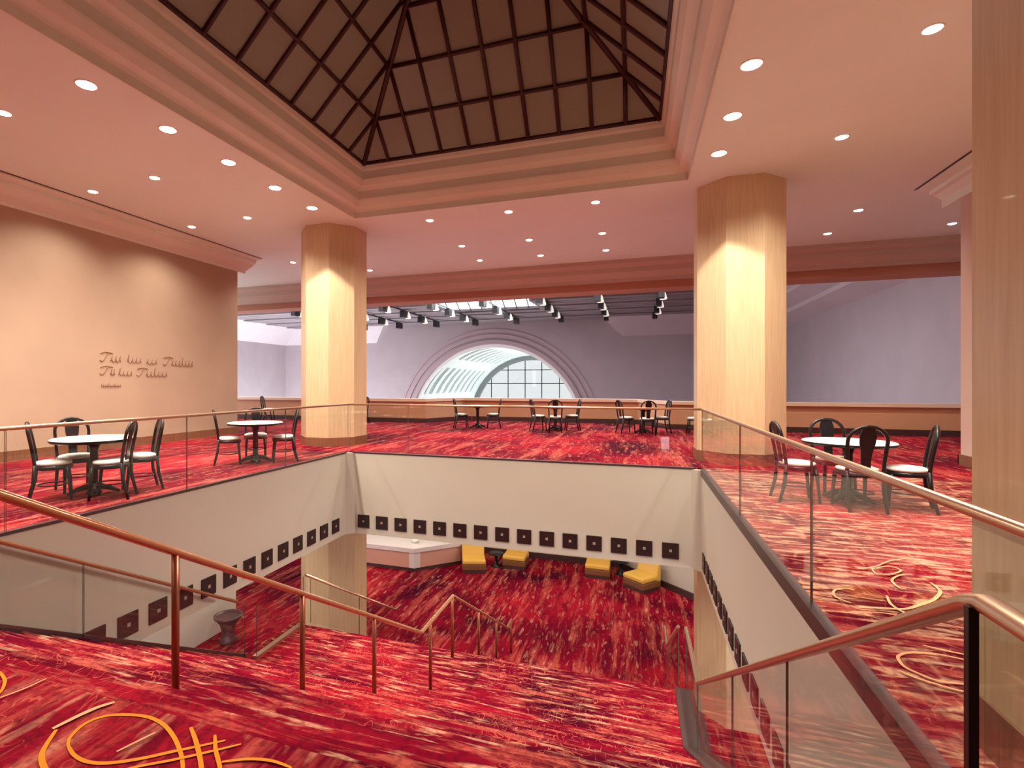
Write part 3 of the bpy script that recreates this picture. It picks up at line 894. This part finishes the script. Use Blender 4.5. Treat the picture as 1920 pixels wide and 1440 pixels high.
# ---------------------------------------------------------------- downlights
def downlight0(loc, r, label, big):
    t = thing('downlight', label, 'downlight', loc, 0, 'recessed downlights in the ceiling')
    mb = MB(); mb.lathe([(r * 0.86, 0.0), (r * 0.88, -0.006), (r, -0.010), (r * 1.05, -0.006), (r * 1.06, 0.0)], (0, 0, 0), 28); obj('trim_ring', mb, 'trimw', t, 0, True)
    mb = MB(); mb.lathe([(r * 0.88, -0.001), (r * 0.84, -0.012), (r * 0.5, -0.024), (0.0, -0.03)], (0, 0, 0), 28); obj('lens', mb, 'lens', t, 0, True)
    l = bpy.data.lights.new('bulb', 'SPOT'); l.energy = W_MAIN if big else W_SMALL
    l.energy *= 4; l.color = WARM; l.spot_size = math.radians(152 if big else 140); l.spot_blend = 0.6 if big else 0.8; l.shadow_soft_size = 0.09
    b = bpy.data.objects.new('bulb', l); C.objects.link(b); b.parent = t; b.location = (0, 0, -0.05)
    return t
DL = {True: None, False: None}
def narrow(d):
    """the lamp next to a column has a tighter beam that cuts off sharply on the shaft"""
    b = d.children[-1] if d.children[-1].type == 'LIGHT' else [c for c in d.children if c.type == 'LIGHT'][0]
    b.data = b.data.copy(); b.data.spot_size = math.radians(94); b.data.spot_blend = 0.15
def put_dl(x, y, big, label):
    if DL[big] is None:
        DL[big] = downlight0((x, y, ZC), 0.125 if big else 0.095, label, big); return DL[big]
    else:
        return dup(DL[big], (x, y, ZC), 0, label)
FIRST = ['first'] + ORD[1:]
for i in range(7):
    d_ = put_dl(-6.66, 9.92 - 1.26 * i, True, 'large round downlight beside the left lip of the skylight, %s from the far left column' % FIRST[i])
    DLL = [d_] if i == 0 else DLL
for i in range(5):
    d_ = put_dl(1.33, 9.81 - 1.30 * i, True, 'large round downlight beside the right lip of the skylight, %s from the far right column' % FIRST[i])
    DLR = [d_] if i == 0 else DLR
narrow(DLL[0]); narrow(DLR[0])
for i in range(4):
    put_dl(-8.46, 10.0 - 2.5 * i, False, 'small round downlight in the middle left ceiling row, %s from the far end' % FIRST[i + 1])
put_dl(-8.46, 16.0, False, 'small round downlight near the far beam, behind the left column')
for i in range(3):
    put_dl(-10.23, 10.13 - 2.5 * i, False, 'small round downlight in the row beside the left wall, %s from the far end' % FIRST[i + 1])
put_dl(-10.2, 14.15, False, 'small round downlight beyond the end of the left wall cornice')
for i, y in enumerate((9.79, 7.13, 4.5)):
    put_dl(3.05, y, False, 'small round downlight in the right ceiling, %s from the far right column' % FIRST[i])
put_dl(4.68, 14.03, False, 'small round downlight right of the right column, nearer of two in front of the beam')
put_dl(4.66, 15.95, False, 'small round downlight right of the right column, closest to the beam')
put_dl(7.19, 15.93, False, 'small round downlight near the beam beside the right wall end')
for y, w in ((11.58, 'nearest row behind the skylight'), (14.02, 'middle row behind the skylight'), (15.83, 'row nearest the beam')):
    for x, s in ((-4.55, 'left'), (-2.66, 'centre'), (-0.78, 'right')):
        put_dl(x, y, False, 'small round downlight, %s one of three in the %s' % (s, w))

for x in (-7.2, -4.4):      # unseen fill lights added under the near ceiling to brighten stairs and opening walls
    for y in (1.4, -1.6, -4.6):
        area('near_fill_light', (x, y, ZC - 0.02), 0.24, 22.0, WARM)

# ---------------------------------------------------------------- chairs and tables
def make_chair(label):
    t = thing('dining_chair', label, 'chair')
    SH = 0.46
    m = MB(); m.lathe([(0.0, SH - 0.005), (0.19, SH - 0.005), (0.215, SH + 0.012), (0.21, SH + 0.035), (0.17, SH + 0.05), (0.0, SH + 0.055)], (0, -0.01, 0), 28, sx=1.0, sy=0.95)
    obj('seat', m, 'cushion', t, 0, True)
    m = MB(); m.lathe([(0.185, SH - 0.055), (0.222, SH - 0.055), (0.228, SH - 0.03), (0.222, SH - 0.004), (0.185, SH - 0.004)], (0, -0.01, 0), 28, sx=1.0, sy=0.95)
    obj('seat_frame', m, 'black', t, 0, True)
    for s in (-1, 1):       # front legs at -y (chair faces -y)
        m = MB(); m.tube([(s * 0.165, -0.165, SH - 0.03), (s * 0.172, -0.185, 0.25), (s * 0.178, -0.205, 0.0)], [0.025, 0.021, 0.017], 10)
        obj('leg', m, 'black', t, 0, True)
        m = MB(); m.tube([(s * 0.185, 0.17, SH + 0.02), (s * 0.185, 0.185, 0.25), (s * 0.19, 0.245, 0.0)], [0.023, 0.022, 0.018], 10)
        obj('leg', m, 'black', t, 0, True)
    # arched back hoop
    pts = []
    for k in range(0, 25):
        u = k / 24
        if u < 0.3: f = u / 0.3; x, z = -0.185 - 0.02 * f, SH + (0.83 - SH) * f
        elif u > 0.7: f = (1 - u) / 0.3; x, z = 0.185 + 0.02 * f, SH + (0.83 - SH) * f
        else:
            a = PI - PI * (u - 0.3) / 0.4; x, z = 0.205 * math.cos(a), 0.83 + 0.175 * math.sin(a)
        pts.append((x, 0.17 + 0.10 * ((z - SH) / 0.6) ** 1.3, z))
    m = MB(); m.tube(pts, 0.0205, 10); obj('back_hoop', m, 'black', t, 0, True)
    # splat
    m = MB()
    pr_ = [(0.056, SH), (0.050, 0.58), (0.058, 0.69), (0.08, 0.80), (0.088, 0.90), (0.06, 0.99)]
    for i in range(len(pr_) - 1):
        (w0, z0), (w1, z1) = pr_[i], pr_[i + 1]
        yf = lambda z: 0.17 + 0.10 * max(0, (z - SH) / 0.6) ** 1.3
        for dy, fl in ((-0.007, 0), (0.007, 1)):
            q = [(-w0, yf(z0) + dy, z0), (w0, yf(z0) + dy, z0), (w1, yf(z1) + dy, z1), (-w1, yf(z1) + dy, z1)]
            m.quad(q)
        for s in (-1, 1):
            m.quad([(s * w0, yf(z0) - .007, z0), (s * w0, yf(z0) + .007, z0), (s * w1, yf(z1) + .007, z1), (s * w1, yf(z1) - .007, z1)])
    obj('splat', m, 'black', t, 0, True)
    m = MB()
    ring = [(0.165 * math.cos(a), -0.01 + 0.165 * math.sin(a), 0.20) for a in [2 * PI * k / 24 for k in range(25)]]
    m.tube(ring, 0.009, 8, cap=False); obj('stretcher', m, 'black', t, 0, True)
    return t

def make_table(label, loc):
    t = thing('round_table', label, 'table', loc, 0, 'round white tables')
    m = MB(); m.lathe([(0.0, 0.735), (0.485, 0.735), (0.50, 0.745), (0.50, 0.762), (0.485, 0.77), (0.0, 0.77)], (0, 0, 0), 40); obj('tabletop', m, 'white', t, 0, True)
    m = MB(); m.lathe([(0.20, 0.715), (0.49, 0.722), (0.505, 0.74), (0.505, 0.755), (0.5015, 0.76), (0.5015, 0.7349), (0.2, 0.7349)], (0, 0, 0), 40); obj('rim', m, 'black', t, 0, True)
    m = MB(); m.lathe([(0.10, 0.02), (0.075, 0.06), (0.05, 0.12), (0.048, 0.60), (0.075, 0.68), (0.22, 0.72)], (0, 0, 0), 20); obj('pedestal', m, 'black', t, 0, True)
    for k in range(4):
        a = PI / 4 + k * PI / 2
        m = MB(); m.tube([(0.03 * math.cos(a), 0.03 * math.sin(a), 0.12), (0.18 * math.cos(a), 0.18 * math.sin(a), 0.08), (0.30 * math.cos(a), 0.30 * math.sin(a), 0.022)], [0.045, 0.035, 0.02], 10)
        obj('foot', m, 'black', t, 0, True)
    return t
chair_0 = None
def chair(x, y, tx, ty, label, group=None, twist=0.0):
    """a chair at x,y facing tx,ty"""
    global chair_0
    rz = math.atan2(ty - y, tx - x) + PI / 2 + twist
    if chair_0 is None:
        chair_0 = make_chair(label); chair_0.location = (x, y, 0); chair_0.rotation_euler = (0, 0, rz)
        chair_0['group'] = group or 'black dining chairs'
        return chair_0
    return dup(chair_0, (x, y, 0), rz, label, group or 'black dining chairs')
table_0 = None
def table(x, y, label):
    global table_0
    if table_0 is None: table_0 = make_table(label, (x, y, 0)); return
    dup(table_0, (x, y, 0), 0, label)

table(-6.95, 5.20, 'round white table by the left wall, nearest to the stairs')
chair(-7.14, 4.78, -6.62, 5.5, 'black chair with arched back, on the left side of the nearest left table')
chair(-7.46, 5.32, -6.7, 5.0, 'black chair behind the nearest left table, back against the peach wall side')
chair(-6.52, 5.12, -7.2, 4.65, 'black chair on the right of the nearest left table, closest to the opening')
chair(-6.66, 5.68, -7.1, 4.95, 'black chair on the right of the nearest left table, the one farther back')
table(-6.85, 8.32, 'round white table in front of the left column')
chair(-7.20, 8.0, -6.85, 8.32, 'black chair on the left of the table before the left column')
chair(-6.45, 8.66, -6.85, 8.32, 'black chair on the right of the table before the left column')
chair(-7.22, 8.78, -6.85, 8.32, 'black chair behind the table before the left column')
table(2.59, 8.09, 'round white table right of the right column, behind the glass')
chair(1.97, 7.92, 2.87, 7.98, 'black chair left of the right table, beside the right column')
chair(2.57, 8.55, 2.60, 8.05, 'black chair behind the right table, facing the camera')
chair(2.53, 7.62, 2.52, 8.05, 'black chair in front of the right table, back to the camera', twist=0.1)
chair(3.10, 7.80, 2.2, 8.05, 'black chair on the right side of the right table, seen from the side')
for gx, nm in ((-5.05, 'left'), (-2.43, 'middle'), (0.25, 'right')):
    table(gx, 17.3, 'small far round table by the low wall, %s one of three' % nm)
    chair(gx - 0.50, 17.05, gx, 17.3, 'far black chair left of the %s table by the low wall' % nm)
    chair(gx + 0.52, 17.45, gx, 17.3, 'far black chair right of the %s table by the low wall' % nm)
    chair(gx + 0.1, 16.6, gx, 17.3, 'far black chair in front of the %s table by the low wall' % nm) if nm != 'left' else None
chair(1.70, 17.3, 0.9, 17.5, 'lone black chair half hidden left of the right column')
chair(-9.85, 17.9, -10.8, 18.0, 'lone black chair just right of the left column, by the low wall')
chair(-14.2, 18.0, -13.6, 18.2, 'far black chair between the left wall end and the left column')

# ---------------------------------------------------------------- lower hall furniture
def make_armchair(label, loc, rz):
    t = thing('lounge_chair', label, 'armchair', loc, rz, 'mustard lounge chairs in the lower hall')
    m = MB(); m.box(-0.38, -0.40, 0.0, 0.38, 0.36, 0.10); obj('plinth', m, 'dark', t, 0.01, True)
    m = MB(); m.box(-0.40, -0.42, 0.10, 0.40, 0.38, 0.30); obj('seat_base', m, 'mustardd', t, 0.03, True)
    m = MB(); m.box(-0.39, -0.44, 0.30, 0.39, 0.24, 0.46); obj('seat_cushion', m, 'mustard', t, 0.05, True)
    m = MB(); m.prism([(0.20, 0.40), (0.30, 0.82), (0.42, 0.82), (0.40, 0.12), (0.22, 0.12)], 'x', -0.39, 0.39); obj('backrest', m, 'mustard', t, 0.04, True)
    return t
A0 = make_armchair('mustard lounge chair beside the stone counter, leftmost of four downstairs', (-5.25, 17.5, ZLOW), 0.35)
dup(A0, (-3.95, 18.35, ZLOW), 0.0, 'mustard lounge chair downstairs, second from the stone counter')
dup(A0, (-1.16, 18.38, ZLOW), 0.0, 'mustard lounge chair downstairs, left one of the pair near the right corner')
dup(A0, (0.22, 17.65, ZLOW), -0.7, 'mustard lounge chair downstairs, rightmost, angled before the slanting wall')
def side_table(loc, label):
    t = thing('side_table', label, 'table', loc, 0, 'dark side tables in the lower hall')
    m = MB(); m.lathe([(0.0, 0.42), (0.25, 0.42), (0.26, 0.44), (0.25, 0.46), (0.0, 0.46)], seg=24); obj('tabletop', m, 'black', t, 0, True)
    m = MB(); m.lathe([(0.18, 0.0), (0.17, 0.03), (0.05, 0.06), (0.045, 0.42)], seg=18); obj('pedestal', m, 'black', t, 0, True)
    return t
S0 = side_table((-4.60, 18.1, ZLOW), 'dark round side table between the two left lounge chairs')
dup(S0, (-0.44, 18.68, ZLOW), 0, 'dark round side table between the two right lounge chairs')

ct = thing('stone_counter', 'low rose counter with pale stone top at the back of the lower hall', 'counter', (-8.0, 17.2, ZLOW))
foot = [(-13.0, 16.6), (-7.1, 16.6), (-5.85, 17.85), (-5.85, 19.3), (-13.0, 19.3)]
m = MB(); m.prism(foot, 'z', ZLOW + 0.12, ZLOW + 0.66); obj('panel', m, 'rose', ct)
m = MB(); m.prism([(x, y + 0.06) for x, y in foot[:3]] + [(-5.95, 19.3), (-13, 19.3)], 'z', ZLOW, ZLOW + 0.12); obj('toe_kick', m, 'dark', ct)
m = MB(); m.prism([(-13.0, 16.54), (-7.07, 16.54), (-5.79, 17.82), (-5.79, 19.3), (-13.0, 19.3)], 'z', ZLOW + 0.66, ZLOW + 0.80); obj('worktop', m, 'stone', ct)
m = MB(); m.prism([(-7.28, 16.585), (-7.09, 16.585), (-6.93, 16.75), (-6.95, 16.9), (-7.28, 16.7)], 'z', ZLOW + 0.12, ZLOW + 0.66); obj('corner_pilaster', m, 'stone', ct)
m = MB(); m.lathe([(0.04, 0.0), (0.05, 0.02), (0.11, 0.09), (0.13, 0.14), (0.12, 0.14), (0.0, 0.05)], (-7.3, 17.2, ZLOW + 0.80), 24)
tag(obj('bowl', m, 'white'), 'small white bowl on the stone top of the lower counter', 'bowl')

u = thing('urn_planter', 'dark waisted urn standing on the lower floor beside the left wall', 'urn', (-9.55, 10.6, ZLOW))
m = MB(); m.lathe([(0.20, 0.0), (0.22, 0.03), (0.17, 0.10), (0.15, 0.25), (0.20, 0.45), (0.30, 0.58), (0.31, 0.62)], (0, 0, 0), 28); obj('body', m, 'urn', u, 0, True)
m = MB(); m.lathe([(0.31, 0.60), (0.335, 0.61), (0.335, 0.66), (0.29, 0.66), (0.28, 0.60)], (0, 0, 0), 28); obj('rim', m, 'urn', u, 0, True)

# ---------------------------------------------------------------- handwriting on the left wall (raised bronze strokes)
ws = thing('wall_lettering', 'faint bronze handwritten lettering in three lines on the peach left wall', 'lettering', (-11.44, 8.0, 1.9))
XWL = -11.435
def stroke(m, pts, r):
    P = smooth_path([Vector((XWL, y, z)) for y, z in pts], 5)
    m.tube(P, r, 6)
def capital(m, y, z, h, r):
    """one looped capital drawn in a single stroke"""
    stroke(m, [(y - 0.02, z + h * 1.4), (y + 0.10, z + h * 1.7), (y + 0.28, z + h * 1.5), (y + 0.17, z + h * 1.55), (y + 0.10, z + h * 0.7), (y + 0.02, z), (y - 0.04, z + h * 0.25)], r)
def word(m, y, z, w, h, n, r):
    """cursive word of n humps; text runs in +y"""
    pts = []
    s = w / n
    for i in range(n):
        t_ = 1.7 if (i * 7 + n) % 4 == 0 else 1.0
        pts += [(y + s * i, z + 0.01), (y + s * (i + 0.45), z + h * t_), (y + s * (i + 0.3), z + h * 0.55), (y + s * (i + 0.55), z)]
    stroke(m, pts, r)
for (name, items) in (('top_line', [(6.92, 2.30, 0.62, 0.15, 3, 0.013, True), (7.68, 2.30, 0.50, 0.13, 4, 0.011, False), (8.30, 2.28, 0.42, 0.13, 3, 0.011, False), (8.92, 2.26, 1.15, 0.15, 7, 0.012, True)]),
                      ('middle_line', [(6.92, 1.94, 0.42, 0.14, 2, 0.013, True), (7.42, 1.93, 0.46, 0.12, 4, 0.011, False), (8.02, 1.92, 1.05, 0.14, 6, 0.012, True)]),
                      ('bottom_line', [(6.92, 1.62, 0.58, 0.05, 12, 0.010, False)])):
    for it in items:
        y, z, w, h, n, r = 8.73 + (it[0] - 6.92) * 0.85, 1.44 + (it[1] - 1.62) * 0.85, it[2] * 0.85, it[3] * 0.85, it[4], it[5] * 0.65
        if it[6]:
            m = MB(); capital(m, y, z, h, r); obj('capital_letter', m, 'script', ws)
            y += 0.22; w -= 0.22
        m = MB(); word(m, y, z, w, h, n, r); obj('word', m, 'script', ws)
